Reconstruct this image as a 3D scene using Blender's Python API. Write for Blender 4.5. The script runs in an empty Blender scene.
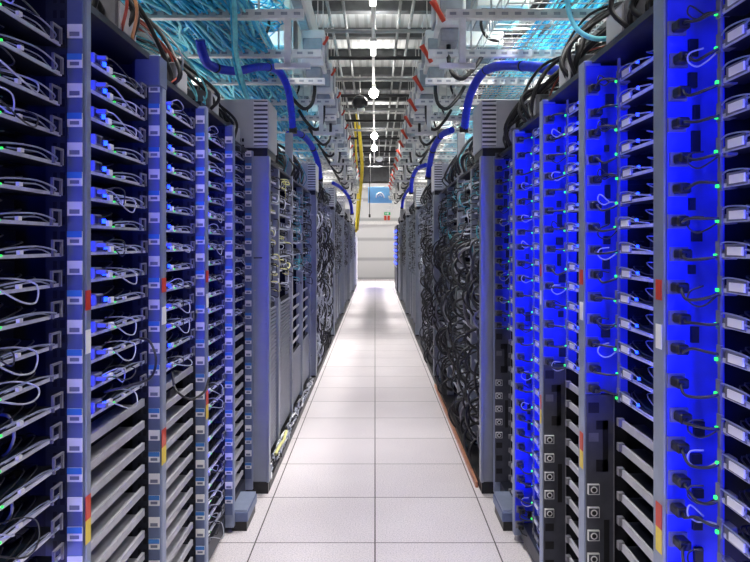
import bpy, math, random
from mathutils import Vector
R = random.Random(7)
sc = bpy.context.scene
COL = sc.collection

# ------------------------------------------------------------------ materials
def mat(name, col, rough=0.5, metal=0.0, noise=0.0, nscale=30, emis=None, estr=0.0):
    m = bpy.data.materials.new(name); m.use_nodes = True
    nt = m.node_tree; b = nt.nodes['Principled BSDF']
    b.inputs['Base Color'].default_value = (*col, 1)
    b.inputs['Roughness'].default_value = rough
    b.inputs['Metallic'].default_value = metal
    if noise > 0:
        tc = nt.nodes.new('ShaderNodeTexCoord'); n = nt.nodes.new('ShaderNodeTexNoise')
        n.inputs['Scale'].default_value = nscale; n.inputs['Detail'].default_value = 4
        r = nt.nodes.new('ShaderNodeValToRGB')
        r.color_ramp.elements[0].color = (*[max(0, c*(1-noise)) for c in col], 1)
        r.color_ramp.elements[1].color = (*[min(1, c*(1+noise)) for c in col], 1)
        r.color_ramp.elements[0].position = .3; r.color_ramp.elements[1].position = .7
        nt.links.new(tc.outputs['Object'], n.inputs['Vector'])
        nt.links.new(n.outputs['Fac'], r.inputs['Fac'])
        nt.links.new(r.outputs['Color'], b.inputs['Base Color'])
    if emis:
        b.inputs['Emission Color'].default_value = (*emis, 1)
        b.inputs['Emission Strength'].default_value = estr
    return m

M = {}
M['rack']    = mat('rack_steel_blue_cast', (.15,.19,.33), .40, .35, .10, 12)  # steel tinted bluer: blue light from the racks put into the colour
M['flange']  = mat('flange_steel', (.31,.36,.50), .38, .4, .08, 14)
M['dark']    = mat('dark_steel', (.030,.034,.055), .45, .3, .15, 25)
M['inner']   = mat('rack_inner', (.010,.011,.018), .6, .2, .2, 20)
M['black']   = mat('black_plastic', (.012,.012,.014), .42, 0, .2, 60)
M['rubber']  = mat('black_rubber', (.016,.016,.018), .5, 0, .2, 60)
M['steel']   = mat('bare_steel', (.34,.37,.50), .35, .6, .1, 40)
M['lip']     = mat('tray_lip_steel', (.66,.68,.78), .35, .25, .1, 40)
M['rail']    = mat('rail_steel', (.50,.50,.56), .45, .25, .08, 30)
M['white']   = mat('white_label', (.93,.93,.93), .5)
M['code']    = mat('label_print', (.20,.22,.30), .6)
M['blue']    = mat('label_blue', (.05,.22,.62), .5)
M['board']   = mat('circuit_board', (.012,.024,.04), .5, .1, .4, 90)
M['conn']    = mat('grey_connector', (.20,.20,.23), .45, .2, .1, 40)
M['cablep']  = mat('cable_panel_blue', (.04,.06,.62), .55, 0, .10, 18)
M['sockp']   = mat('socket_panel_dark', (.085,.09,.115), .45, .3, .15, 20)
M['wireb']   = mat('black_wire', (.02,.02,.024), .4, 0, .1, 80)
M['wirew']   = mat('grey_wire', (.42,.44,.52), .4, 0, .1, 80)
M['wirey']   = mat('yellow_wire', (.72,.70,.28), .45, 0, .1, 80)
M['wiret']   = mat('teal_wire', (.06,.34,.42), .45, 0, .1, 80)
M['wirer']   = mat('red_wire', (.50,.09,.06), .45, 0, .1, 80)
M['wireo']   = mat('orange_wire', (.62,.30,.13), .45, 0, .1, 80)
M['cyan']    = mat('cyan_fibre', (.03,.52,.88), .42, 0, .25, 30)
M['cyan2']   = mat('pale_cyan_fibre', (.22,.78,.95), .42, 0, .2, 30)
M['hose']    = mat('blue_hose', (.006,.03,.72), .4, 0, .15, 25)
M['yellow']  = mat('yellow_hose', (.85,.66,.05), .45, 0, .1, 25)
M['panel']   = mat('end_panel_grey', (.33,.36,.40), .42, .25, .06, 8)
M['box']     = mat('vent_box_grey', (.60,.60,.63), .45, .1, .05, 10)
M['vent']    = mat('vent_slat', (.88,.88,.9), .45, .15)
M['galv']    = mat('galvanised_wire', (.66,.66,.64), .38, .45, .1, 40)
M['strut']   = mat('white_strut', (.80,.80,.77), .5, .1, .08, 20)
M['bus']     = mat('busway_white', (.82,.82,.78), .5, .05, .06, 10)
M['busg']    = mat('busway_grey', (.36,.38,.40), .5, .2, .12, 20)
M['red']     = mat('red_lever', (.60,.05,.02), .4, 0, .1, 20)
M['beam']    = mat('beam_dark', (.09,.095,.10), .6, .2, .2, 8)
M['pipe']    = mat('pipe_grey', (.30,.31,.31), .5, .3, .15, 10)
M['copper']  = mat('copper_strip', (.58,.26,.16), .4, .4, .2, 20)
M['sign']    = mat('sign_blue', (.22,.55,.90), .5, 0, .04, 6)
M['signw']   = mat('sign_white', (.9,.93,.95), .5)
M['green']   = mat('exit_green', (.02,.42,.14), .5)
M['switch']  = mat('switch_case', (.07,.075,.085), .45, .3, .2, 40)
M['ports']   = mat('port_row', (.016,.018,.02), .5, .1, .5, 120)
M['fvent']   = mat('slotted_panel', (.30,.31,.38), .42, .3, .08, 20)
M['sticky']  = mat('sticker_yellow', (.85,.65,.08), .5)
M['bled']    = mat('blue_led', (.02,.05,.9), .4, emis=(.006,.03,1), estr=9)
M['gled']    = mat('green_led', (.02,.6,.1), .4, emis=(.03,1,.10), estr=1.5)
M['lampon']  = mat('lit_bulb', (1,1,1), .4, emis=(1,.97,.9), estr=40)
M['tubeon']  = mat('lit_diffuser', (1,1,1), .4, emis=(1,.98,.94), estr=3.0)
M['domegl']  = mat('dome_dark_glass', (.03,.03,.035), .12, 0)

def floor_mat():
    m = bpy.data.materials.new('raised_floor_tiles'); m.use_nodes = True
    nt = m.node_tree; L = nt.links; b = nt.nodes['Principled BSDF']
    tc = nt.nodes.new('ShaderNodeTexCoord')
    mp = nt.nodes.new('ShaderNodeMapping'); mp.inputs['Location'].default_value = (0, -3.363+6, 0)
    br = nt.nodes.new('ShaderNodeTexBrick')
    br.offset = 0; br.squash = 1
    br.inputs['Scale'].default_value = 1
    br.inputs['Mortar Size'].default_value = .0035
    br.inputs['Mortar Smooth'].default_value = .0
    br.inputs['Brick Width'].default_value = .6; br.inputs['Row Height'].default_value = .6
    br.inputs['Color1'].default_value = (.74,.685,.70,1); br.inputs['Color2'].default_value = (.78,.725,.74,1)
    br.inputs['Mortar'].default_value = (.10,.085,.085,1)
    n = nt.nodes.new('ShaderNodeTexNoise'); n.inputs['Scale'].default_value = 140; n.inputs['Detail'].default_value = 3
    n2 = nt.nodes.new('ShaderNodeTexNoise'); n2.inputs['Scale'].default_value = 2.2; n2.inputs['Detail'].default_value = 4
    r = nt.nodes.new('ShaderNodeValToRGB')
    r.color_ramp.elements[0].position = .36; r.color_ramp.elements[0].color = (.72,.72,.74,1)
    r.color_ramp.elements[1].position = .56; r.color_ramp.elements[1].color = (1,1,1,1)
    r2 = nt.nodes.new('ShaderNodeValToRGB')
    r2.color_ramp.elements[0].position = .3; r2.color_ramp.elements[0].color = (.93,.92,.93,1)
    r2.color_ramp.elements[1].position = .7; r2.color_ramp.elements[1].color = (1,1,1,1)
    x1 = nt.nodes.new('ShaderNodeMixRGB'); x1.blend_type = 'MULTIPLY'; x1.inputs[0].default_value = 1
    x2 = nt.nodes.new('ShaderNodeMixRGB'); x2.blend_type = 'MULTIPLY'; x2.inputs[0].default_value = 1
    L.new(tc.outputs['Object'], mp.inputs['Vector']); L.new(mp.outputs['Vector'], br.inputs['Vector'])
    L.new(tc.outputs['Object'], n.inputs['Vector']); L.new(tc.outputs['Object'], n2.inputs['Vector'])
    L.new(n.outputs['Fac'], r.inputs['Fac']); L.new(n2.outputs['Fac'], r2.inputs['Fac'])
    L.new(br.outputs['Color'], x1.inputs[1]); L.new(r.outputs['Color'], x1.inputs[2])
    L.new(x1.outputs[0], x2.inputs[1]); L.new(r2.outputs['Color'], x2.inputs[2])
    L.new(x2.outputs[0], b.inputs['Base Color'])
    b.inputs['Roughness'].default_value = .6
    return m

def striped(name, c1, c2, axis, scale, sharp=.5, rough=.6):
    m = bpy.data.materials.new(name); m.use_nodes = True
    nt = m.node_tree; L = nt.links; b = nt.nodes['Principled BSDF']
    tc = nt.nodes.new('ShaderNodeTexCoord'); w = nt.nodes.new('ShaderNodeTexWave')
    w.wave_type = 'BANDS'; w.bands_direction = axis; w.inputs['Scale'].default_value = scale
    r = nt.nodes.new('ShaderNodeValToRGB')
    r.color_ramp.elements[0].position = sharp-.06; r.color_ramp.elements[0].color = (*c1, 1)
    r.color_ramp.elements[1].position = sharp+.06; r.color_ramp.elements[1].color = (*c2, 1)
    L.new(tc.outputs['Object'], w.inputs['Vector']); L.new(w.outputs['Fac'], r.inputs['Fac'])
    L.new(r.outputs['Color'], b.inputs['Base Color']); b.inputs['Roughness'].default_value = rough
    return m
M['floor'] = floor_mat()
M['deck']  = striped('ceiling_deck', (.48,.49,.48), (.66,.67,.66), 'X', 2.2, .3)
M['wallp'] = striped('wall_panels', (.46,.47,.47), (.70,.71,.70), 'Z', .38, .06)
M['walls'] = mat('side_wall_paint', (.22,.22,.22), .7, 0, .05, 2)

# ------------------------------------------------------------------ mesh builder
class MB:
    def __init__(s, sx=1): s.v=[]; s.f=[]; s.m=[]; s.sm=[]; s.sx=sx; s.mats=[]
    def mi(s, k):
        if k not in s.mats: s.mats.append(k)
        return s.mats.index(k)
    def box(s, x0,x1,y0,y1,z0,z1, k):
        b=len(s.v); i=s.mi(k)
        for x in (x0,x1):
            for y in (y0,y1):
                for z in (z0,z1): s.v.append((x*s.sx,y,z))
        for q in ((0,1,3,2),(4,6,7,5),(0,4,5,1),(2,3,7,6),(0,2,6,4),(1,5,7,3)):
            s.f.append(tuple(b+j for j in (q if s.sx>0 else q[::-1]))); s.m.append(i); s.sm.append(False)
        return s
    def cbox(s, x0,x1,y0,y1,z0,z1, k, c=.004):          # box with chamfered edges
        b=len(s.v); i=s.mi(k); P={}
        X=(x0,x1); Y=(y0,y1); Z=(z0,z1); d=(c,-c)
        for a in (0,1):
            for e in (0,1):
                for g in (0,1):
                    P[a,e,g,0]=len(s.v); s.v.append((X[a]*s.sx,Y[e]+d[e],Z[g]+d[g]))
                    P[a,e,g,1]=len(s.v); s.v.append(((X[a]+d[a])*s.sx,Y[e],Z[g]+d[g]))
                    P[a,e,g,2]=len(s.v); s.v.append(((X[a]+d[a])*s.sx,Y[e]+d[e],Z[g]))
        def q(*ids): s.f.append(ids); s.m.append(i); s.sm.append(False)
        for a in (0,1): q(*[P[a,e,g,0] for e,g in ((0,0),(1,0),(1,1),(0,1))])
        for e in (0,1): q(*[P[a,e,g,1] for a,g in ((0,0),(1,0),(1,1),(0,1))])
        for g in (0,1): q(*[P[a,e,g,2] for a,e in ((0,0),(1,0),(1,1),(0,1))])
        for a in (0,1):
            for e in (0,1): q(P[a,e,0,0],P[a,e,1,0],P[a,e,1,1],P[a,e,0,1])
            for g in (0,1): q(P[a,0,g,0],P[a,1,g,0],P[a,1,g,2],P[a,0,g,2])
        for e in (0,1):
            for g in (0,1): q(P[0,e,g,1],P[1,e,g,1],P[1,e,g,2],P[0,e,g,2])
        for a in (0,1):
            for e in (0,1):
                for g in (0,1): q(P[a,e,g,0],P[a,e,g,1],P[a,e,g,2])
        return s
    def prism(s, pts, h0, h1, k):                       # pts in x,y; extruded in z
        b=len(s.v); i=s.mi(k); n=len(pts)
        for x,y in pts: s.v.append((x*s.sx,y,h0))
        for x,y in pts: s.v.append((x*s.sx,y,h1))
        s.f.append(tuple(range(b,b+n))); s.f.append(tuple(range(b+2*n-1,b+n-1,-1)))
        s.m += [i,i]; s.sm += [False,False]
        for j in range(n):
            s.f.append((b+j,b+(j+1)%n,b+n+(j+1)%n,b+n+j)); s.m.append(i); s.sm.append(False)
        return s
    def tube(s, path, r, k, n=6, closed=False, ripple=0):
        P=[Vector(p) for p in path]; N=len(P); i=s.mi(k); b=len(s.v)
        up=None
        for j,p in enumerate(P):
            t=(P[min(j+1,N-1)]-P[max(j-1,0)])
            if t.length<1e-9: t=Vector((0,0,1))
            t.normalize()
            if up is None:
                up=Vector((0,0,1)) if abs(t.z)<.9 else Vector((1,0,0))
            a=t.cross(up)
            if a.length<1e-6: a=t.orthogonal()
            a.normalize(); c=a.cross(t); c.normalize(); up=c
            rr = r*(1+ripple*(1 if j%2 else -1)) if ripple else (r[j] if isinstance(r,(list,tuple)) else r)
            for q in range(n):
                an=2*math.pi*q/n
                w=p+a*(math.cos(an)*rr)+c*(math.sin(an)*rr)
                s.v.append((w.x*s.sx,w.y,w.z))
        for j in range(N-1):
            for q in range(n):
                s.f.append((b+j*n+q,b+j*n+(q+1)%n,b+(j+1)*n+(q+1)%n,b+(j+1)*n+q)); s.m.append(i); s.sm.append(True)
        s.f.append(tuple(b+q for q in range(n))); s.m.append(i); s.sm.append(False)
        s.f.append(tuple(b+(N-1)*n+q for q in range(n))[::-1]); s.m.append(i); s.sm.append(False)
        return s
    def ball(s, c, r, k, nu=12, nv=8, sz=1, v0=0, v1=1):
        b=len(s.v); i=s.mi(k)
        for a in range(nv+1):
            th=math.pi*(v0+(v1-v0)*a/nv)
            for q in range(nu):
                ph=2*math.pi*q/nu
                s.v.append(((c[0]+r*math.sin(th)*math.cos(ph))*s.sx, c[1]+r*math.sin(th)*math.sin(ph), c[2]+r*sz*math.cos(th)))
        for a in range(nv):
            for q in range(nu):
                s.f.append((b+a*nu+q,b+(a+1)*nu+q,b+(a+1)*nu+(q+1)%nu,b+a*nu+(q+1)%nu)); s.m.append(i); s.sm.append(True)
        return s
    def build(s, name, parent=None, label=None):
        me=bpy.data.meshes.new(name); me.from_pydata(s.v,[],s.f)
        for k in s.mats: me.materials.append(M[k])
        me.polygons.foreach_set('material_index', s.m)
        me.polygons.foreach_set('use_smooth', s.sm)
        import bmesh
        bm=bmesh.new(); bm.from_mesh(me); bmesh.ops.recalc_face_normals(bm, faces=bm.faces); bm.to_mesh(me); bm.free()
        me.update()
        o=bpy.data.objects.new(name, me); COL.objects.link(o)
        if parent: o.parent=parent
        if label: o['label']=label
        return o

def tag(o, label, cat, group=None, kind=None):
    o['label']=label; o['category']=cat
    if group: o['group']=group
    if kind: o['kind']=kind
    return o
def thing(name, loc, label, cat, group=None):
    o=bpy.data.objects.new(name,None); COL.objects.link(o); o.location=loc; o.empty_display_size=.05
    return tag(o,label,cat,group)
def struct(name, mb):
    o=mb.build(name); o['kind']='structure'; return o
KIDS={}
def copy_thing(src, loc, label):
    kids=[c for c in src.children]
    c=src.copy(); COL.objects.link(c); c.location=loc; c['label']=label
    for k in kids:
        d=k.copy(); COL.objects.link(d); d.parent=c
        for g in k.children:
            e=g.copy(); COL.objects.link(e); e.parent=d
    return c

CX, HY, F, CH = 375.0, 243.0, 672.0, 1.5
def W(px, py, Y): return Vector(((px-CX)/F*Y, Y, CH-(py-HY)/F*Y))
def spline(pts, n=8):
    P=[Vector(p) for p in pts]; out=[]
    P=[P[0]*2-P[1]]+P+[P[-1]*2-P[-2]]
    for i in range(1,len(P)-2):
        for j in range(n):
            t=j/n; a,b,c,d=P[i-1],P[i],P[i+1],P[i+2]
            out.append(.5*((2*b)+(c-a)*t+(2*a-5*b+4*c-d)*t*t+(3*b-a-3*c+d)*t**3))
    out.append(P[-2]); return out
ORD=['first','second','third','fourth','fifth','sixth','seventh','eighth','ninth','tenth','eleventh','twelfth','thirteenth','fourteenth','fifteenth','sixteenth','seventeenth','eighteenth','nineteenth','twentieth','twenty-first','twenty-second','twenty-third','twenty-fourth','twenty-fifth','twenty-sixth','twenty-seventh','twenty-eighth']
NEAR=['nearest','second','third','fourth','fifth']

# ------------------------------------------------------------------ room shell
struct('floor', MB().box(-3.4,3.4,-6,28,-.1,0,'floor'))
struct('ceiling', MB().box(-3.4,3.4,-6,28,5.0,5.1,'deck'))
struct('wall_back', MB().box(-3.4,3.4,28,28.1,-.1,5.1,'wallp'))
struct('wall_front', MB().box(-3.4,3.4,-6.1,-6,-.1,5.1,'walls'))
struct('wall_left', MB().box(-3.5,-3.4,-6,28,-.1,5.1,'walls'))
struct('wall_right', MB().box(3.4,3.5,-6,28,-.1,5.1,'walls'))
struct('trim_1', MB().box(-3.4,3.4,27.45,28,4.02,4.98,'beam'))
struct('trim_2', MB().box(-3.4,3.4,27.6,28,3.80,3.95,'strut'))
struct('trim_3', MB().box(-3.4,3.4,27.85,28,2.28,2.40,'strut'))
for i in range(17):
    y=7.2+i*1.22
    struct('beam_%d'%(i+1), MB().box(-3.4,3.4,y,y+.14,4.83,4.86,'beam').box(-3.4,3.4,y+.06,y+.08,4.86,5.0,'beam'))
for i in range(14):
    y=7.85+i*1.35
    tag(MB().tube([(-3.35,y,4.42),(0,y,4.40),(3.35,y,4.42)],.03,'pipe' if i%2 else 'rubber',6).build('ceiling_pipe'),
        '%s pipe crossing under the dark ceiling beams, %s from the front'%('grey' if i%2 else 'thin black', ORD[i]),'pipe','pipes under the ceiling')
for i,x in enumerate((-.62,-.42,.34,.52)):
    tag(MB().tube([(x,5,4.62+.04*i),(x,27.4,4.62+.04*i)],.022,'pipe',6).build('ceiling_conduit'),
        ['conduit along the ceiling nearest the round dome camera','second thin conduit along the ceiling beside the lamps','grey conduit along the ceiling just past the lamp rail','outer grey conduit along the ceiling near red levers'][i],'conduit','ceiling conduits')

# ------------------------------------------------------------------ blue racks
PITCH=.074; ZT=2.0; PR_P=.0765; ZTR=2.0095
PL, PR = .742, .705
LE=[1.725,2.345,2.94,3.50,4.03]; LW=[.042,.058,.052,.046,.045]
RE=[1.69,2.31,2.86,3.42,3.975];  RW=[.065,.065,.05,.045,.03]
LFULL=[True,False,False,True,False]; RFULL=[True,False,False,True,False]
def nlev(full,k): return (18 if k==0 else 26) if full else 14
WORDL='label-strip rack'; WORDR='blue-panel rack'

def make_label(kind, s):
    m=MB(s)
    m.box(-.0185,.0185,-.0035,0,-.0175,.0175,'white')
    if kind==0:
        m.box(-.0125,.0125,-.0042,-.0034,-.013,-.002,'code')
    else:
        m.box(-.0186,.0186,-.0042,-.0034,.002,.0177,'blue')
        m.box(-.0115,.0115,-.0042,-.0034,-.012,-.003,'code')
    return m
LABMESH={}
def label_plate(parent, kind, s, loc):
    if (kind,s) not in LABMESH:
        o=make_label(kind,s).build('label_plate',parent); LABMESH[kind,s]=o.data
    else:
        o=bpy.data.objects.new('label_plate',LABMESH[kind,s]); COL.objects.link(o); o.parent=parent
    o.location=loc
    o['label']='white barcode label' if kind==0 else 'blue and white barcode label'
    return o

def rack_shell(s, plane, y0, y1, z1, root):
    w=y1-y0
    MB(s).box(.02,1.15,w-.012,w,.05,z1,'inner').build('side_panel',root)
    MB(s).box(1.13,1.15,0,w-.012,.05,z1,'inner').build('back_panel',root)
    MB(s).box(.02,1.15,0,w,z1,z1+.02,'dark').build('top_panel',root)
    MB(s).box(.03,1.15,0,w,.02,.10,'dark').build('base',root)

ledlamps=[]
def vlight(x, y, z, h, w, e, col, rot, spread=70):
    l=bpy.data.lights.new('blue_status_light','AREA'); l.shape='RECTANGLE'; l.size=w; l.size_y=h
    l.energy=e; l.color=col; l.spread=math.radians(spread)
    o=bpy.data.objects.new('blue_status_light',l); COL.objects.link(o); o.location=(x,y,z); o.rotation_euler=rot
    return o
BL=(.012,.03,1.0)

for k in range(5):      # ---- left row
    y1=LE[k]; y0=LE[k-1] if k else 1.14
    fs=y1-LW[k]
    z1=[2.30,2.12,2.08,2.10,2.04][k]
    rt=thing('server_rack',(-PL,y0,0),'%s label-strip server rack, white and blue labels down its grey post'%('tall nearest' if k==0 else ORD[k]+' from camera'),'server rack','server racks with label strips')
    rack_shell(-1,PL,y0,y1,z1,rt)
    w=y1-y0; f=fs-y0
    p=MB(-1).cbox(-.010,.030,f,f+.012,.10,z1,'rack',.002).box(.030,.085,f+.004,f+.016,.10,z1,'dark').cbox(-.014,.05,f+.012,w,.03,z1+.01,'flange',.003)
    for j in range(54):
        p.box(.036,.048,f+.003,f+.005,.14+j*PITCH/2,.160+j*PITCH/2,'inner')
        p.box(.056,.066,f+.003,f+.005,.14+j*PITCH/2,.160+j*PITCH/2,'inner')
    if k==1: p.cbox(-.016,.07,f-.02,w+.004,z1-.09,z1+.015,'rack',.004)
    post=p.build('post',rt)
    n=26
    for j in range(n):
        z=2.03-j*PITCH
        label_plate(post,j%2,-1,(-.009,f,z))
    for (zz,hh,kk) in ((1.33,.05,'red'),(1.22,.06,'white'),(.80,.06,'red'),(.74,.06,'sticky')):
        if k in (0,1,2): MB(-1).box(-.0155,-.0138,f+.006,w-.006,zz,zz+hh,kk).build('warning_sticker',post)
    nl=nlev(LFULL[k],k)
    for j in range(nl,26):
        z=ZT-j*PITCH
        if k==0: break
        MB(-1).box(.035,.045,.0,w-LW[k]-.02,z-.013,z+.011,'rail').box(.045,.12,.0,w-LW[k]-.02,z-.013,z-.010,'rail').build('shelf_rail',rt)

for k in range(5):      # ---- right row
    y1=RE[k]; y0=RE[k-1] if k else 1.10
    z1=[2.30,2.10,2.09,2.06,2.0][k]
    w=y1-y0; f=w-RW[k]
    rt=thing('server_rack',(PR,y0,0),'%s blue-panel server rack, glowing blue cable panel beside its post'%('tall nearest' if k==0 else ORD[k]+' from camera'),'server rack','server racks with blue panels')
    rack_shell(1,PR,y0,y1,z1,rt)
    post=MB().cbox(-.006,.05,f,w,.03,z1+.01,'flange',.003).build('post',rt)
    for (zz,hh,kk) in ((1.36,.05,'red'),(1.24,.06,'white'),(.80,.06,'red'),(.74,.06,'sticky')):
        if k<3: MB().box(-.0078,-.0058,f+.012,w-.02,zz,zz+hh,kk).build('warning_sticker',post)
    nl=nlev(RFULL[k],k); zb=.10 if RFULL[k] else 1.0
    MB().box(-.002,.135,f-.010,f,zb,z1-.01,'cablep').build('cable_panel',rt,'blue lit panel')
    MB().box(.058,.064,f-.140,f-.128,zb,z1-.02,'conn').build('cable_rail',rt)
    for j in range(nl):
        if R.random()<.62:
            zc=ZTR-j*PR_P-.038+R.uniform(-.006,.006); hh=R.uniform(.010,.026); a=R.uniform(.045,.06)
            MB().box(a,a+R.uniform(.012,.03),f-.020,f-.009,zc-hh,zc+hh,'black').build('cable_clip',rt)
    if not RFULL[k]:
        sp=MB().box(-.002,.088,f-.010,f,.10,zb-.005,'sockp').box(.088,.135,f-.004,f,.10,zb-.005,'inner').box(.0875,.0905,f-.014,f,.10,zb-.005,'conn')
        for zz,hh in ((.935,.035),(.30,.032),(.225,.032),(.15,.03)):
            sp.box(.004,.040,f-.0112,f-.009,zz,zz+hh,'black')
        for a,b,zz,hh in ((.030,.070,.74,.04),(.052,.070,.74,.17),(.030,.070,.88,.03),(.056,.074,.42,.16)):
            sp.box(a,b,f-.0114,f-.009,zz,zz+hh,'black')
        sp.box(.006,.038,f-.0113,f-.009,.84,.868,'conn')
        so=sp.build('socket_panel',rt)
        for j in range(5):
            zz=.683-j*PR_P; u=.020
            MB().box(u-.019,u+.019,f-.020,f-.010,zz-.017,zz+.017,'white').box(u-.0165,u+.0165,f-.0208,f-.0198,zz-.0145,zz+.0145,'sockp').tube([(u,f-.0206,zz),(u,f-.0225,zz)],.0115,'white',12).tube([(u,f-.0224,zz),(u,f-.0232,zz)],.0075,'black',12).build('socket',so)
        for j in range(nl,26):
            z=ZTR-j*PR_P
            MB().box(.060,.068,.0,f-.135,z-.012,z+.012,'rail').box(.068,.14,.0,f-.135,z-.012,z-.009,'dark').box(.050,.068,f-.165,f-.145,z-.008,z+.016,'conn').build('shelf_rail',rt)

# ---- server trays
def tray_left():
    t=thing('server_tray',(0,0,0),'x','server tray','server trays in the label-strip racks')
    MB(-1).box(.028,.033,-.50,-.0,-.005,.003,'lip').box(.033,.10,-.50,0,-.005,-.003,'inner').build('shelf_lip',t)
    MB(-1).box(.13,.75,-.47,-.02,-.003,.058,'inner').box(.125,.131,-.45,-.22,.0,.05,'board').box(.06,.125,-.44,-.10,-.004,.0,'board').build('chassis',t)
    MB(-1).tube(spline([(.030,-.03,.004),(.014,-.06,.010),(.012,-.15,.020),(.026,-.25,.016),(.034,-.30,.006)],4),.0021,'steel',5).tube(spline([(.034,-.05,.004),(.028,-.12,.014),(.034,-.24,.008)],4),.0018,'steel',5).build('pull_handle',t)
    MB(-1).box(.018,.024,-.062,-.056,-.004,.036,'conn').box(.018,.024,-.018,-.012,-.004,.036,'conn').box(.018,.024,-.062,-.012,.031,.036,'conn').build('end_bracket',t)
    MB(-1).cbox(.026,.085,-.41,-.355,.002,.034,'conn',.003).box(.0245,.027,-.405,-.385,.008,.028,'black').box(.0245,.027,-.38,-.36,.008,.028,'black').build('port_block',t)
    MB(-1).box(.022,.030,-.318,-.292,.003,.019,'white').box(.022,.030,-.205,-.190,.003,.012,'white').build('white_connector',t,'small white connector')
    MB(-1).box(.020,.027,-.355,-.343,.010,.022,'bled').build('status_light',t,'small blue status light')
    MB(-1).box(.024,.028,-.274,-.270,.000,.004,'gled').build('link_light',t,'tiny green light')
    m=MB(-1)
    for (a,b,c,e) in ((-.44,-.12,.03,'wireb'),(-.46,-.2,.045,'wireb'),(-.40,-.06,.02,'wireb')):
        m.tube(spline([(.07,a,c),(.045,a+.03,c-.01),(.040,(a+b)/2,c-.018),(.05,b-.02,c),(.10,b,c)],4),.0018,e,5)
    m.build('lead_bundle',t)
    return t
def tray_right():
    t=thing('server_tray',(0,0,0),'x','server tray','server trays in the blue-panel racks')
    MB().box(.054,.060,-.40,.0,-.006,.003,'lip').box(.060,.11,-.40,0,-.006,-.004,'inner').build('shelf_lip',t)
    MB().box(.15,.75,-.38,-.01,-.003,.058,'inner').box(.145,.151,-.34,-.12,.0,.05,'board').box(.075,.145,-.34,-.02,-.005,-.001,'board').build('chassis',t)
    MB().box(.050,.053,-.105,-.045,.000,.018,'white').box(.053,.056,-.112,-.030,-.004,.024,'conn').build('label_tag',t,'white tag on grey latch')
    MB().tube(spline([(.054,-.11,.010),(.040,-.14,.012),(.038,-.20,.010),(.050,-.26,.004)],4),.0022,'steel',5).tube(spline([(.056,-.0,.020),(.046,-.05,.028),(.050,-.12,.024),(.060,-.16,.010)],4),.0018,'steel',5).build('pull_handle',t)
    MB().box(.050,.056,-.016,.004,-.012,.030,'conn').build('end_bracket',t)
    MB().box(.045,.050,-.004,.003,-.005,.002,'gled').build('link_light',t,'small green light')
    MB().box(.048,.054,-.170,-.163,.012,.020,'bled').build('status_light',t,'small blue status light')
    m=MB()
    for (a,b,c,e) in ((-.34,-.04,.03,'wireb'),(-.36,-.14,.045,'wirew'),(-.30,-.02,.02,'wireb')):
        m.tube(spline([(.10,a,c),(.075,a+.03,c-.01),(.070,(a+b)/2,c-.018),(.08,b-.02,c),(.12,b,c)],4),.0018,e,5)
    m.build('lead_bundle',t)
    return t
first={'L':None,'R':None}
for side in 'LR':
    for k in range(5):
        full=(LFULL if side=='L' else RFULL)[k]
        nl=nlev(full,k)
        for j in range(nl):
            z=ZT-j*PITCH
            if side=='L':
                fs=LE[k]-LW[k]; loc=(-PL-R.uniform(0,.006),fs-.030+R.uniform(-.004,.004),z-.01)
                lab='%s black server tray from the top of the %s label-strip rack'%(ORD[j],NEAR[k])
            else:
                fs=RE[k]-RW[k]; z=ZTR-j*PR_P; loc=(PR+R.uniform(0,.006),fs-.135+R.uniform(-.004,.004),z)
                lab='%s black server tray from the top of the %s blue-panel rack'%(ORD[j],NEAR[k])
            if first[side] is None:
                first[side]=tray_left() if side=='L' else tray_right()
                first[side].location=loc; first[side]['label']=lab
            else: copy_thing(first[side],loc,lab)

# ---- cables on the trays
for k in range(5):
    f=RE[k]-RW[k]
    for j in range(nlev(RFULL[k],k)):
        z=ZTR-j*PR_P+R.uniform(-.006,.006)
        t=thing('power_cable',(PR,f-.010,z),'black power cable plugged in the %s blue-panel rack at %s level from top'%(NEAR[k],ORD[j]),'cable','power cables on the blue panels')
        pu=.018+R.uniform(-.004,.006)
        MB().cbox(pu-.015,pu+.015,-.045,-.006,-.012,.012,'black',.004).box(pu-.021,pu+.021,-.008,.0,-.017,.017,'conn').build('plug',t)
        MB().cbox(.062,.088,-.150,-.112,-.010,.012,'conn',.003).build('end_connector',t)
        sag=R.uniform(-.012,.024); out=R.uniform(.0,.03)
        path=spline([(pu,-.043,0),(pu-.004-out*.4,-.062,-.003),(pu+.008-out,-.090,-sag),(.040-out*.3,-.125,-sag*.7),(.072,-.132,.002)],6)
        MB().tube(path,.0036,'wireb',6).build('wire',t)
        if R.random()<.40:
            a=R.uniform(-.02,.02)
            MB().tube(spline([(.070,-.115,.0),(.045,-.10,-.012+a),(.030,-.08,-.02+a),(.012,-.075,-.006+a),(.020,-.07,.014+a),(.046,-.08,.008)],5),.0022,'wirew' if j%2 else 'wireb',5).build('thin_lead',t)
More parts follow.
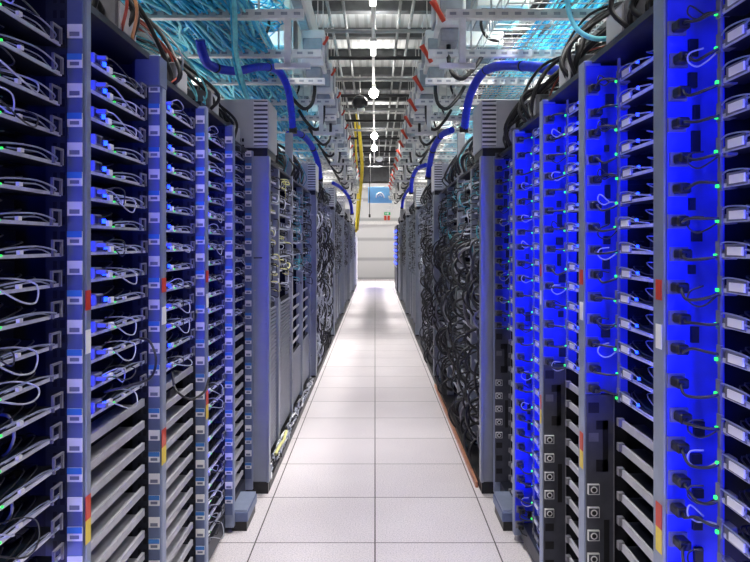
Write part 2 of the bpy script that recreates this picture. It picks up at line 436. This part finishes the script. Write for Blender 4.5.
for k in range(5):
    f=LE[k]-LW[k]-.030
    for j in range(nlev(LFULL[k],k)):
        if R.random()<.52: continue
        z=ZT-j*PITCH
        t=thing('network_cable',(-PL,f,z),'%s cable looping from %s tray of the %s label-strip rack'%('pale grey' if j%3 else 'black',ORD[j],NEAR[k]),'cable','network cables on the label-strip trays')
        d=R.uniform(.02,.06); sg=R.uniform(.005,.03)
        MB(-1).tube(spline([(.03,-.39,.010),(-.005,-.37,.012),(-d*.6,-.30,-sg),(-d*.4,-.22,-sg*1.3),(.0,-.18,.0),(.034,-.20,.014),(.06,-.26,.018)],6),.0021,'wirew' if j%3 else 'wireb',5).build('wire',t)
        MB(-1).cbox(.0,.03,-.402,-.386,.006,.018,'conn',.002).build('plug',t)
        if R.random()<.55:
            b=R.uniform(-.01,.03)
            MB(-1).tube(spline([(.028,-.365,.015),(.0,-.34,.03+b*.3),(-.012,-.30,.02),(.0,-.28,-.012+b),(.026,-.29,.006)],5),.0019,'wireb' if j%3 else 'wirew',5).build('thin_lead',t)
# a few long loose loops seen in front of the trays
for (pts,r,mt,nm,lab) in (
    ([W(140,338,2.10),W(150,342,2.06),W(156,360,2.02),W(150,378,2.0),W(128,386,1.97),W(104,392,1.95)],.004,'wireb','loose_cable','long black loop drooping in front of the second label-strip rack'),
    ([W(0,414,1.52),W(10,418,1.48),W(14,436,1.47),W(8,452,1.48),W(0,458,1.5)],.004,'wirew','loose_cable','pale cable loop at the lower edge of the nearest label-strip rack'),
    ([W(0,492,1.52),W(9,496,1.48),W(12,510,1.47),W(6,522,1.48),W(0,526,1.5)],.004,'wirew','loose_cable','lowest pale cable loop of the nearest label-strip rack'),
    ([W(172,372,2.55),W(176,390,2.48),W(190,399,2.5),W(204,392,2.56),W(209,378,2.66)],.0045,'wireb','loose_cable','black loop hanging across the third label-strip rack')):
    tag(MB().tube(spline(pts,6),r,mt,6).build(nm),lab,'cable')

# ---- blue light of the racks' status lights
for k in range(5):
    y0=RE[k-1] if k else 1.10
    full=RFULL[k]; zlo=.25 if full else 1.0; zhi=2.05
    vlight(PR+.062,y0+.010,(zlo+zhi)/2,zhi-zlo,.115,(3.9,3.9,3.9,4.0,5.4)[k]*(zhi-zlo),BL,(math.radians(90),0,math.radians((-2,-4,-8,-12,-21)[k])),(74,68,60,52,42)[k])
for k in range(5):
    y0=LE[k-1] if k else 1.14
    full=LFULL[k]; zlo=.25 if full else 1.0; zhi=2.05
    vlight(-PL-.055,y0+.012,(zlo+zhi)/2,zhi-zlo,.11,(2.0,2.1,2.2,2.2,2.0)[k]*(zhi-zlo),BL,(math.radians(90),0,math.radians((4,4,6,12,21)[k])),(84,78,68,54,42)[k])

# ------------------------------------------------------------------ rack-top boxes and cables
def topbundle(s, plane, y, z0, lab, cols, n=6, spread=.10, z1=2.9, thick=.011):
    m=MB(s)
    for i in range(n):
        a=R.uniform(-spread,spread); b=R.uniform(0,.10)
        x0=plane+.02+b; yy=y+a; cc=R.choice(cols)
        m.tube(spline([(x0,yy,z0),(x0-R.uniform(-.01,.05),yy+R.uniform(-.05,.05),z0+R.uniform(.06,.14)),(x0+.10,yy+R.uniform(-.1,.1),z0+R.uniform(.18,.30)),(x0+.32,yy+R.uniform(0,.2),z0+.36),(plane+.62+b,yy+.3,min(z1,z0+.5))],6),thick*R.uniform(.5,1.1)*(1 if cc in ('wireb','rubber') else .45),cc,6)
    return tag(m.build('cable_bundle'),lab,'cable bundle','cable bundles above the racks','stuff')
for k in range(5):
    yl=(LE[k]+(LE[k-1] if k else 1.14))/2; zl=[2.32,2.14,2.10,2.12,2.06][k]
    yr=(RE[k]+(RE[k-1] if k else 1.10))/2; zr=[2.32,2.12,2.11,2.08,2.02][k]
    topbundle(-1,PL,yl,zl,'cables rising from the top of the %s label-strip rack'%NEAR[k],[['wireb'],['wireb','wireb','wireo','wirer','wirew'],['wireb','wirer','wirew'],['wireb','cyan2'],['wireb']][k],9 if k in (1,2) else 6)
    topbundle(1,PR,yr,zr,'black cables rising from the top of the %s blue-panel rack'%NEAR[k],['wireb','wireb','wireb','wirer'] if k in (2,3) else ['wireb'],7)
    for s,pl,yy,zz,rowname in ((-1,PL,LE[k]-.22,zl,'label-strip'),(1,PR,RE[k]-.22,zr,'blue-panel')):
        j=thing('junction_box',(s*(pl+.10),yy,zz),'grey junction box on top of the %s %s rack'%(NEAR[k],rowname),'junction box','junction boxes on the racks')
        MB(s).cbox(-.06,.09,-.09,.07,0,.11,'conn',.006).build('body',j)
        MB(s).cbox(-.066,-.058,-.08,.06,.012,.098,'box',.003).build('cover',j)
        MB(s).tube([(.0,-.01,.108),(.0,-.01,.16)],.022,'black',10).build('gland',j)

# ------------------------------------------------------------------ mid and far network racks
EP=.635           # aisle face of the end panels
POD0,PODL=4.02,3.23
sw_first={}
def switch(s,w,kind):
    t=thing('network_switch',(0,0,0),'x','network switch','switches in the network racks')
    MB(s).cbox(.02,.42,.03,w-.03,0,.045,'switch',.003).build('case',t)
    m=MB(s).box(.016,.021,.06,w-.06,.008,.037,'ports')
    for i in range(8):
        y=.08+i*(w-.2)/8
        m.box(.008,.017,y,y+.03,.011,.034,('wirew' if s<0 else 'conn') if i%2 else 'black')
    m.build('port_row',t)
    MB(s).box(.002,.012,.0,w,-.014,-.001,'lip').build('shelf_edge',t)
    return t
def tangle(s, y0, y1, z0, z1, u0, n, cols, r=.006, amp=.06, big=False):
    m=MB(s)
    for i in range(n):
        y=R.uniform(y0,y1); z=R.uniform(z0,z1)
        if big:
            L=R.uniform(.15,.32); d=R.uniform(.03,amp); dy=R.uniform(-.15,.15)
            p=[(u0+.06,y,z),(u0-d*.6,y+dy*.3,z-L*.15),(u0-d,y+dy*.6,z-L*.5),(u0-d*.5,y+dy,z-L*.9),(u0+.03,y+dy*.8,z-L)]
        else:
            dy=R.choice((-1,1))*R.uniform(.04,.16); d=R.uniform(.01,amp); L=R.uniform(-.02,.09)
            p=[(u0+.02,y,z),(u0-d,y+dy*.2,z-.01),(u0-d,y+dy*.7,z-L),(u0+.02,y+dy,z-L*.8)]
        p=[(a,b,max(c,.02)) for a,b,c in p]
        m.tube(spline(p,4),r*R.uniform(.7,1.2),R.choice(cols),5)
    return m
ordp=['first','second','third','fourth','fifth','sixth','seventh']
sidew={-1:'beside the label-strip racks',1:'beside the blue-panel racks'}
rown={-1:'label-strip',1:'blue-panel'}
for s in (-1,1):
    npod=6 if s<0 else 5
    for p in range(npod):
        Y0=POD0+p*PODL
        # end panel facing the camera
        e=thing('end_panel',(s*EP,Y0,0),'%s grey end panel standing past the %s racks'%(ordp[p],rown[s]),'end panel','grey end panels of the rack pods')
        MB(s).cbox(0,1.1,0,.04,.07,2.02,'panel',.003).build('sheet',e)
        MB(s).cbox(-.004,.012,-.012,.05,.07,2.02,'panel',.002).build('edge_trim',e)
        MB(s).box(.004,1.1,.0,.04,0,.07,'black').build('foot',e)
        b=thing('vent_box',(s*EP,Y0,2.02),'%s slotted grey box on top of an end panel past the %s racks'%(ordp[p],rown[s]),'vent box','slotted boxes above the end panels')
        MB(s).cbox(.002,.32,.0,.35,.05,.34,'box',.004).build('body',b)
        MB(s).box(.01,.30,.01,.34,0,.05,'black').build('foot',b)
        m=MB(s).box(.008,.088,-.004,.0,.06,.33,'sockp')
        for i in range(10): m.box(.006,.090,-.012,-.003,.064+i*.027,.078+i*.027,'vent')
        m.build('vent_grille',b)
        # racks of this pod
        nr=4; ws=(PODL-.06)/nr
        for q in range(nr):
            y0=Y0+.05+q*ws; w=ws-.01; idx=p*nr+q
            u0=.70
            rt=thing('network_rack',(s*u0,y0,0),'%s open network rack counting away from the %s racks'%(ORD[idx],rown[s]),'network rack','open network racks')
            tall=(q==1 and p<3)
            MB(s).cbox(-.012,.05,w-.045,w,.05,2.42 if tall else 2.03,'busg' if tall else 'panel',.003).build('post',rt)
            MB(s).box(.02,.9,w-.012,w,.05,2.03,'inner').box(.44,.46,0,w-.012,.05,2.03,'inner').build('side_panel',rt)
            MB(s).box(.0,.9,0,w,2.03,2.05,'dark').build('top_panel',rt)
            MB(s).box(-.062,.9,0,w,0,.055,'black').build('base',rt)
            vent_top=None
            if s<0 and p==0: vent_top=1.08 if q<2 else .55
            elif s<0 and p>=2: vent_top=.95
            elif s>0 and p>=1: vent_top=.95
            if vent_top:
                m=MB(s).box(.02,.03,.0,w-.045,.08,vent_top,'inner')
                for i in range(int((vent_top-.1)/.026)):
                    m.box(.006,.022,.18,w-.05,.10+i*.026,.113+i*.026,'fvent')
                m.box(.008,.02,.0,.18,.08,vent_top,'fvent')
                m.build('slotted_panel',rt)
            zlo=(vent_top+.08) if vent_top else .16
            if s<0 and p==0 and q>=2:
                for i in range(5):
                    z=.62+i*.10
                    MB(s).box(.02,.03,0,w-.045,z-.010,z+.010,'rail').build('shelf_rail',rt)
                zlo=1.14
            if p<2:
                n=int((1.96-zlo)/.105)
                for i in range(n):
                    z=1.93-i*.105
                    lab='%s switch from the top of the %s network rack past the %s racks'%(ORD[i],ORD[idx],rown[s])
                    loc=(s*(u0+.008),y0,z)
                    if s not in sw_first:
                        t=switch(s,w-.045,0); t.location=loc; t['label']=lab; sw_first[s]=t
                    else: copy_thing(sw_first[s],loc,lab)
            else:
                for i in range(int((1.96-zlo)/.14)):
                    z=1.92-i*.14
                    MB(s).box(.02,.40,.02,w-.05,z,z+.05,'switch').box(.012,.02,.0,w-.045,z-.012,z,'rail').build('equipment_shelf',rt)
            # cords
            if s<0:
                cols=(['wirey','wirew','wireb','wireb','wireb'] if q<2 else ['wiret','wirew','wireb','wireb']) if p==0 else ['wireb','wireb','wireb','wirew']
            else:
                cols=(['wiret','wirew','wireb','wireb','wireb'] if p==0 else ['wireb','wireb','wireb','wirew'])
            ncb=52 if p==0 else (60 if p==1 else 40)
            zl=(zlo if (s<0 or p>=1) else 1.45)
            if s<0 and p==1: zl=.15
            m=tangle(s,y0+.03,y0+w-.06,zl,1.99,u0,ncb,cols,.0042,.035)
            tag(m.build('patch_cords'),'tangle of short patch cords on the %s network rack past the %s racks'%(ORD[idx],rown[s]),'patch cords','patch cords on the network racks','stuff')
            if (s>0 and p<1) or (s>0 and p==1 and q<2) or (s<0 and p==1):
                m=tangle(s,y0,y0+w,.22,1.62 if s>0 else 1.9,u0,40 if s>0 else 45,['wireb','wireb','wireb','rubber','rubber','switch','wireb','conn'] if s>0 else ['wireb','wireb','wirew'],.009 if s>0 else .008,.12 if s>0 else .08,True)
                tag(m.build('hanging_cables'),'thick black cable loops hanging on the %s network rack past the %s racks'%(ORD[idx],rown[s]),'cable loops','hanging black cable loops','stuff')
        # black cables on the pod top
        for q in range(3):
            topbundle(s,.66,Y0+.6+q*.9,2.06,'black cables above the %s rack pod past the %s racks, bunch %s'%(ordp[p],rown[s],['nearest','middle','farthest'][q]),['wireb','wireb','wiret' if p==0 else 'wireb'],9,.25,2.85,.012)

# copper strip and loose connectors along the foot of the pods
tag(MB().box(.616,.632,4.12,7.0,.0,.034,'copper').build('ground_bar'),'copper coloured strip along the floor under the black cable loops','ground bar')
m=MB(-1)
for i in range(170):
    y=R.uniform(4.1,7.0); u=R.uniform(.645,.69); dz=R.uniform(.06,.09)
    m.tube(spline([(u,y,dz),(u-.012,y+R.uniform(-.06,.06),dz+.02),(u+R.uniform(-.02,.02),y+R.uniform(-.08,.08),.062)],3),.005,R.choice(['wirew','white','wireb','wirew']),5)
tag(m.build('loose_connectors'),'litter of white connector leads on the black plinth','connector leads',None,'stuff')
tag(MB(-1).tube(spline([(.66,4.45,.10),(.648,4.6,.12),(.652,4.8,.09),(.66,5.0,.10)],5),.011,'wirey',8).build('yellow_hose_offcut'),'short yellow hose lying at the foot of the slotted panel','hose')
for s,yy in ((-1,3.62),(1,3.62)):
    j=thing('floor_bracket',(s*.66,yy,0),'grey floor bracket at the foot of the last %s rack'%rown[s],'bracket','floor brackets')
    MB(s).cbox(0,.098,-.13,.14,.05,.10,'rack',.004).box(.006,.09,-.125,.135,.10,.112,'flange').build('housing',j)
    MB(s).box(.008,.085,-.12,.13,0,.05,'black').build('foot',j)

# ------------------------------------------------------------------ overhead: mesh trays, struts, busway
def mesh_tray(s,y0,y1,lab):
    t=thing('wire_mesh_tray',(0,0,0),lab,'cable tray','wire mesh cable trays')
    m=MB(s)
    for i in range(8):
        x=.80+i*.10; m.tube([(x,y0,2.95),(x,y1,2.95)],.0042,'galv',4)
    n=int((y1-y0)/.1)
    for i in range(n):
        y=y0+.05+i*.1; m.tube([(.80,y,3.05),(.80,y,2.945),(1.5,y,2.945),(1.5,y,3.05)],.0042,'galv',4)
    m.build('wire_mesh',t)
    m=MB(s)
    for x in (.80,1.5): m.tube([(x,y0,3.05),(x,y1,3.05)],.006,'galv',5)
    m.build('side_wire',t)
    return t
for s in (-1,1):
    for i in range(7):
        mesh_tray(s,1.2+i*3.2,1.2+i*3.2+3.19,'%s section of wire mesh cable tray hung above the %s row'%(ORD[i],rown[s]))
    for i in range(24):
        y=3.3+i*.86
        t=thing('support_strut',(0,y,0),'%s white slotted strut carrying the mesh tray above the %s row'%(ORD[i],rown[s]),'strut','white support struts')
        m=MB(s).box(.44 if i%2 else .40,1.6,-.025,.025,2.885,2.94,'strut')
        for q in range(14): m.box(.46+q*.08,.50+q*.08,-.0262,-.0245,2.904,2.922,'busg'); 
        m.build('channel',t)
        MB(s).tube([(1.55,0,2.94),(1.55,0,4.99)],.007,'galv',5).build('hanger_rod',t)
        MB(s).tube([(.72,0,2.94),(.72,0,4.99)],.007,'galv',5).build('hanger_rod',t)
        if i%3==1:
            MB(s).box(.52,.56,-.02,.02,2.60,2.89,'strut').box(.40,.62,-.02,.02,2.58,2.61,'strut').build('drop_arm',t)
    bt=thing('busway',(0,0,0),'white overhead busway running the length of the %s row'%rown[s],'busway','overhead busways')
    MB(s).cbox(.56,.68,3.2,24,3.42,3.62,'bus',.006).build('bar',bt)
    MB(s).box(.585,.655,3.2,24,3.395,3.425,'busg').build('contact_slot',bt)
    # tap-off boxes
    proto=None
    for i in range(15):
        y=4.9+i*1.1
        if s<0 and i==0: continue
        lab='%s white tap-off box with red lever on the busway above the %s row'%(ORD[i],rown[s])
        if proto is None:
            t=thing('tap_off_box',(0,y,0),lab,'tap-off box','tap-off boxes on the busways'); proto=t
            MB(s).cbox(.45,.66,-.02,.30,3.08,3.40,'bus',.008).build('body',t)
            MB(s).cbox(.47,.64,-.04,-.018,3.14,3.32,'busg',.006).cbox(.43,.452,.04,.24,3.12,3.36,'busg',.006).build('cover',t)
            MB(s).cbox(.48,.62,.02,.24,2.98,3.08,'busg',.01).build('socket',t)
            lv=MB(s); lv.tube([(.50,-.05,3.10),(.46,-.07,3.16),(.41,-.085,3.24)] if s>0 else [(.46,-.03,3.26),(.43,-.04,3.30),(.42,-.04,3.33)],[.019,.018,.026] if s>0 else [.012,.012,.015],'red',6); lv.build('lever',t,'red lever')
            MB(s).tube(spline([(.55,.12,2.985),(.55,.10,2.86),(.57,.02,2.74),(.64,.0,2.70),(.74,.05,2.80),(.82,.15,2.93)],5),.017,'rubber',8).build('cable_tail',t,'black cable')
        else: copy_thing(proto,(0,y,0),lab)
    proto=None
    for i in range(20):
        y=3.9+i*.98; lab='%s large white power cabinet hung over the tray above the %s row'%(ORD[i],rown[s])
        if proto is None:
            t=thing('power_cabinet',(0,y,0),lab,'power cabinet','power cabinets over the trays'); proto=t
            MB(s).cbox(.74,1.12,0,.58,3.22,3.72,'bus',.008).build('body',t)
            MB(s).cbox(.78,1.08,.04,.54,3.205,3.222,'busg',.004).build('bottom_plate',t)
            MB(s).cbox(.732,.742,.05,.53,3.28,3.66,'box',.003).build('door',t)
            MB(s).tube([(.9,.3,3.72),(.9,.3,4.99)],.012,'galv',6).build('hanger_rod',t)
            MB(s).tube(spline([(.80,.1,3.21),(.78,.06,3.1),(.82,.02,3.0),(.9,0,2.96)],5),.012,'rubber',6).build('cable_tail',t)
        else: copy_thing(proto,(0,y,0),lab)

# cyan fibre cables lying in the trays
def fibres(s,ua,ub,n,y0,y1,zb,wob,cols,r):
    m=MB(s)
    for i in range(n):
        u=R.uniform(ua,ub); ph=R.uniform(0,6.28); fr=R.uniform(.6,2.6); a=R.uniform(.02,wob); pts=[]
        ys=y0+R.uniform(0,.6); ye=y1-R.uniform(0,3)
        N=int((ye-ys)/.16)
        z=zb+R.uniform(0,.10)
        for j in range(N+1):
            y=ys+(ye-ys)*j/N
            uu=min(max(u+a*math.sin(fr*y+ph)+.35*a*math.sin(3.1*fr*y+ph),ua-.02),ub+.02)
            pts.append((uu,y,z+.02*math.sin(2.3*y+ph)))
        m.tube(pts,r*R.uniform(.7,1.3),R.choice(cols),5)
    return m
tag(fibres(-1,.82,1.48,230,2.2,12,2.925,.16,['cyan','cyan','cyan2'],.0105).build('fibre_cables'),'mass of cyan fibre cables heaped in the tray over the label-strip racks','fibre cables','cyan fibre cables','stuff')
tag(fibres(1,1.12,1.44,50,2.2,14,2.965,.06,['cyan','cyan2','cyan2'],.006).build('fibre_cables'),'band of cyan fibre cables in the tray over the blue-panel racks','fibre cables','cyan fibre cables','stuff')
# coil of cyan slack
m=MB(-1)
for i in range(60):
    c=(1.0+R.uniform(-.22,.22),4.2+R.uniform(-.5,.8),3.08+R.uniform(-.02,.10)); rad=R.uniform(.08,.24); a0=R.uniform(0,6.28)
    ex=R.uniform(.7,1.3)
    m.tube([(c[0]+rad*math.cos(a0+q*.5),c[1]+rad*ex*math.sin(a0+q*.5),c[2]+.006*q*R.uniform(.6,1)) for q in range(14)],.0055,R.choice(['cyan','cyan','cyan2']),5)
tag(m.build('fibre_slack'),'coiled slack of cyan fibre cable on top of the tray','fibre coils',None,'stuff')
for pts,r,mt,lab in (
    ([W(234,-6,3.6),W(235,25,3.7),W(236,50,3.9),W(240,72,4.1),W(248,100,4.25)],.014,'cyan2','pale cyan cable dropping past the bent blue hose'),
    ([W(231,-6,3.7),W(232,25,3.8),W(234,60,4.0),W(240,85,4.2),W(250,104,4.3)],.008,'cyan','thin cyan cable beside the pale cyan drop cable'),
    ([W(567,-5,2.3),W(569,12,2.3),W(577,29,2.28),W(592,38,2.25),W(610,38,2.22),W(628,31,2.2),W(642,20,2.2)],.0085,'cyan2','pale blue cable sagging in an arc over the second blue-panel rack'),
    ([W(640,20,2.24),W(630,36,2.24),W(618,50,2.27),W(600,58,2.32),W(588,66,2.36)],.020,'rubber','thick black cable bent over the top of the second blue-panel rack')):
    tag(MB().tube(spline(pts,8),r,mt,8).build('drop_cable'),lab,'cable')

# blue corrugated hoses
HO=[([(200,40,4.25),(203,54,4.3),(211,66,4.5),(235,71,4.8),(260,67,5.1),(277,70,5.4),(287,86,5.6),(291,108,5.7),(293,131,5.75)],.030,'largest bent blue hose arching over the label-strip row'),
    ([(288,134,7.3),(300,134,7.7),(311,145,8.1),(318,163,8.3),(320,180,8.4)],.034,'second bent blue hose above the label-strip row'),
    ([(333,183,11.6),(341,188,12),(348,196,12.3),(351,205,12.5),(352,214,12.6)],.030,'small dark blue hose far down the label-strip row'),
    ([(568,74,4.15),(548,69,4.35),(522,66,4.7),(500,66,5.0),(485,71,5.3),(475,84,5.5),(468,103,5.65),(464,130,5.75)],.034,'largest bent blue hose arching over the blue-panel row'),
    ([(452,130,7.3),(442,135,7.6),(434,147,7.9),(430,163,8.1),(428,178,8.2)],.034,'second bent blue hose above the blue-panel row'),
    ([(426,165,10.2),(417,169,10.6),(412,180,10.9),(411,193,11)],.032,'third bent blue hose above the blue-panel row'),
    ([(412,185,14),(406,193,14.4),(403,200,14.6),(402,208,14.7)],.030,'smallest and farthest bent blue hose above the blue-panel row')]
for pts,r,lab in HO:
    P=[W(*q) for q in pts]
    t=thing('blue_hose',P[-1],lab,'hose','blue hoses over the racks')
    S=spline(P,18); o=P[-1]; S=[q-o for q in S]
    MB().tube(S,r,'hose',12,ripple=.05).build('tube',t)
    for fr in (.28,.55):
        i=int(len(S)*fr); MB().tube([S[i],(S[i]+S[i+1])/2,S[i+1]],r*1.12,'black',12).build('clamp',t)
    MB().tube([Vector((0,0,-.02)),Vector((0,0,.03))],r*1.15,'black',12).build('end_cuff',t)

# yellow fibre ducts
for i,pts in enumerate(([(357,114,18),(359,128,18),(361,150,18),(362,170,18.2),(360,195,18.5),(357,230,19)],[(355,121,19),(356,150,19),(357,170,19),(358,190,19.3),(356,232,19.6)])):
    tag(MB().tube(spline([W(*q) for q in pts],8),.045 if i==0 else .03,'yellow',8).build('yellow_duct'),['thicker yellow duct hanging down at the far end of the aisle','thinner yellow duct hanging beside the thick one'][i],'duct','yellow ducts')

# ------------------------------------------------------------------ lamps, signs, dome
rail=thing('lamp_rail',(0,0,0),'thin pale rail carrying the ceiling lamps above the aisle','lamp rail')
MB().box(-.045,-.005,-3,24,4.36,4.40,'strut').build('track',rail)
m=MB()
for i in range(12): m.tube([(-.025,-2+i*2.3,4.40),(-.025,-2+i*2.3,5.0)],.006,'galv',5)
m.build('hanger_wire',rail)
def light(name,loc,sx,sy,e,col=(1,.97,.93),rot=(0,0,0),spread=180):
    l=bpy.data.lights.new(name,'AREA'); l.shape='RECTANGLE'; l.size=sx; l.size_y=sy; l.energy=e; l.color=col; l.spread=math.radians(spread)
    o=bpy.data.objects.new(name,l); COL.objects.link(o); o.location=loc; o.rotation_euler=rot; return o
LN=['strip lamp on the rail behind the camera','strip lamp on the rail above the camera','strip lamp on the rail above the nearest racks','strip lamp on the rail above the slotted end panels','nearest white strip lamp under the rail','second white strip lamp under the rail']
for i,y in enumerate((-1.9,.35,2.6,5.1,7.6,9.7)):
    t=thing('strip_or_fill_lamp',(-.025,y,4.36),LN[i],'lamp','strip lamps on the rail')
    MB().cbox(-.045,.045,-.35,.35,-.05,0,'strut',.006).build('housing',t)
    MB().cbox(-.038,.038,-.34,.34,-.066,-.05,'tubeon',.004).build('diffuser',t)
    MB().tube([(.03,-.3,0),(.03,-.3,.64)],.005,'galv',5).tube([(.03,.3,0),(.03,.3,.64)],.005,'galv',5).build('hanger_wire',t)
for i,(y,z) in enumerate(((12.1,4.2),(16.9,4.19),(19.5,4.25))):
    t=thing('pendant_lamp',(-.02,y,z),['nearest and brightest lit bulb above the aisle','second glowing bulb above the aisle','farthest glowing bulb above the aisle'][i],'lamp','lit bulbs above the aisle')
    MB().ball((0,0,0),.085,'lampon',16,10).build('bulb',t)
    MB().tube([(0,0,.075),(0,0,.16)],.035,'strut',10).build('cap',t)
    light('lamp_light',(-.02,y,z-.12),.25,.25,19,spread=110); light('up_light',(-.02,y,z+.2),.2,.2,13,rot=(math.pi,0,0))
for y in (-1.9,.35,2.6,5.1,7.6,9.7): light('lamp_light',(-.025,y,4.27),.08,.7,13.5,spread=52); light('up_light',(-.025,y,4.45),.08,.7,13,rot=(math.pi,0,0))
for y in (22,25.5): light('lamp_light',(0,y,4.4),.5,.5,70)
for i,y in enumerate((.5,5,9.5,14,18.5,23)):            # fill lamps added over the row backs to brighten the overhead parts
    for s in (-1,1):
        h=thing('strip_or_fill_lamp',(s*1.95,y,4.7),'%s added fill lamp high behind the %s row'%(ORD[i],rown[s]),'lamp','added fill lamps behind the rows')
        MB().cbox(-.16,.16,-.72,.72,0,.05,'strut',.006).build('housing',h)
        MB().tube([(0,.5,.05),(0,.5,.30)],.008,'galv',5).tube([(0,-.5,.05),(0,-.5,.30)],.008,'galv',5).build('hanger_wire',h)
        light('lamp_light',(s*1.95,y,4.69),.3,1.4,(60,240,280,270,260,260)[i],spread=92)
d=thing('dome_camera',(-.27,12,3.9),'round dark dome hanging by the brightest bulb','dome camera')
MB().tube([(0,0,.10),(0,0,.16)],.13,'strut',20).tube([(0,0,.15),(0,0,.6)],.012,'galv',6).build('mount',d)
MB().ball((0,0,.10),.145,'domegl',20,8,1,.0,1).build('dome',d)
MB().tube([(0.02,-.09,-.045),(.02,-.11,-.03)],.07,'strut',14).build('lens_cover',d)
d=thing('round_sensor',(.13,21,4.12),'small white round sensor under the farthest bulbs','sensor')
MB().ball((0,0,0),.12,'signw',16,8,.7).build('shell',d); MB().tube([(0,0,.06),(0,0,.85)],.01,'galv',5).build('rod',d)
SY=22.0
a=W(368,203,SY); b=W(392,187,SY); cx=(a.x+b.x)/2; hw=(b.x-a.x)/2; hh=(b.z-a.z)/2
t=thing('hanging_sign',(cx,SY,(a.z+b.z)/2),'blue hanging sign with a white arch emblem at the aisle end','sign')
MB().cbox(-hw,hw,-.015,.015,-hh,hh,'sign',.004).build('board',t)
arc=[(.13*math.cos(q),-.020,-.10+.17*math.sin(q)) for q in [math.pi*j/10 for j in range(11)]]
MB().tube(arc,.026,'signw',6).tube([(-.06,-.02,-.05),(0,-.02,.02),(.06,-.02,-.05)],.018,'signw',6).build('arch_emblem',t,'white arch emblem')
MB().tube([(-hw*.8,0,hh),(-hw*.8,0,4.99-(a.z+b.z)/2)],.006,'galv',5).build('hanger_wire',t)
MB().tube([(hw*.8,0,hh),(hw*.8,0,4.99-(a.z+b.z)/2)],.006,'galv',5).build('hanger_wire',t)
t=thing('pull_cord',(-.16,20,2.28),'thin dark pull cord hanging before the blue sign','cord')
MB().tube([(0,0,.06),(0,0,2.7)],.011,'black',5).build('string',t); MB().cbox(-.03,.03,-.03,.03,-.02,.08,'black',.012).build('weight',t)
t=thing('exit_sign',(.51,27.985,2.72),'small green exit sign on the far wall','sign')
MB().box(-.13,.13,-.02,.01,-.05,.06,'green').build('board',t)
MB().box(-.09,-.02,-.024,-.02,-.01,.012,'signw').box(.0,.05,-.024,-.02,-.03,.04,'signw').build('pictogram',t)
t=thing('fire_notice',(.50,27.98,2.56),'pair of small red notices under the green exit sign','notice')
MB().box(-.12,-.02,-.0,.02,-.11,.08,'red').build('plate',t); MB().box(.02,.12,-.0,.02,-.11,.08,'red').build('plate',t)
t=thing('cabinet_end',(-.64,23.45,0),'pale narrow cabinet closing the far end of the label-strip row','cabinet')
MB(-1).cbox(0,.9,0,.9,.0,1.72,'box',.01).build('body',t); MB(-1).box(-.004,.0,.06,.84,.1,1.66,'vent').build('door',t)
# last, blue-lit rack on the far right
y0=POD0+5*PODL
t=thing('server_rack',(.66,y0+.05,0),'small far server rack glowing blue at the end of the blue-panel row','server rack')
MB().cbox(0,1,0,2.6,0,2.05,'dark',.01).build('cabinet',t)
for i in range(12): MB().box(-.01,.0,.08,2.5,.75+i*.10,.79+i*.10,'bled').build('light_row',t) if i%2 else MB().box(-.01,.0,.08,2.5,.75+i*.10,.79+i*.10,'rail').build('shelf_edge',t)

# ------------------------------------------------------------------ world, camera, view
w=bpy.data.worlds.new('world'); sc.world=w; w.use_nodes=True
w.node_tree.nodes['Background'].inputs[0].default_value=(.5,.53,.6,1); w.node_tree.nodes['Background'].inputs[1].default_value=.1
cam=bpy.data.cameras.new('camera'); co=bpy.data.objects.new('camera',cam); COL.objects.link(co)
co.location=(0,0,CH); co.rotation_euler=(math.radians(90),0,0)
cam.sensor_width=36; cam.lens=F/750*36; cam.shift_y=-(281-HY)/750; cam.clip_start=.05; cam.clip_end=200
sc.camera=co
vs=sc.view_settings; vs.view_transform='Standard'; vs.look='None'; vs.gamma=1; vs.use_curve_mapping=False; vs.exposure=0.12
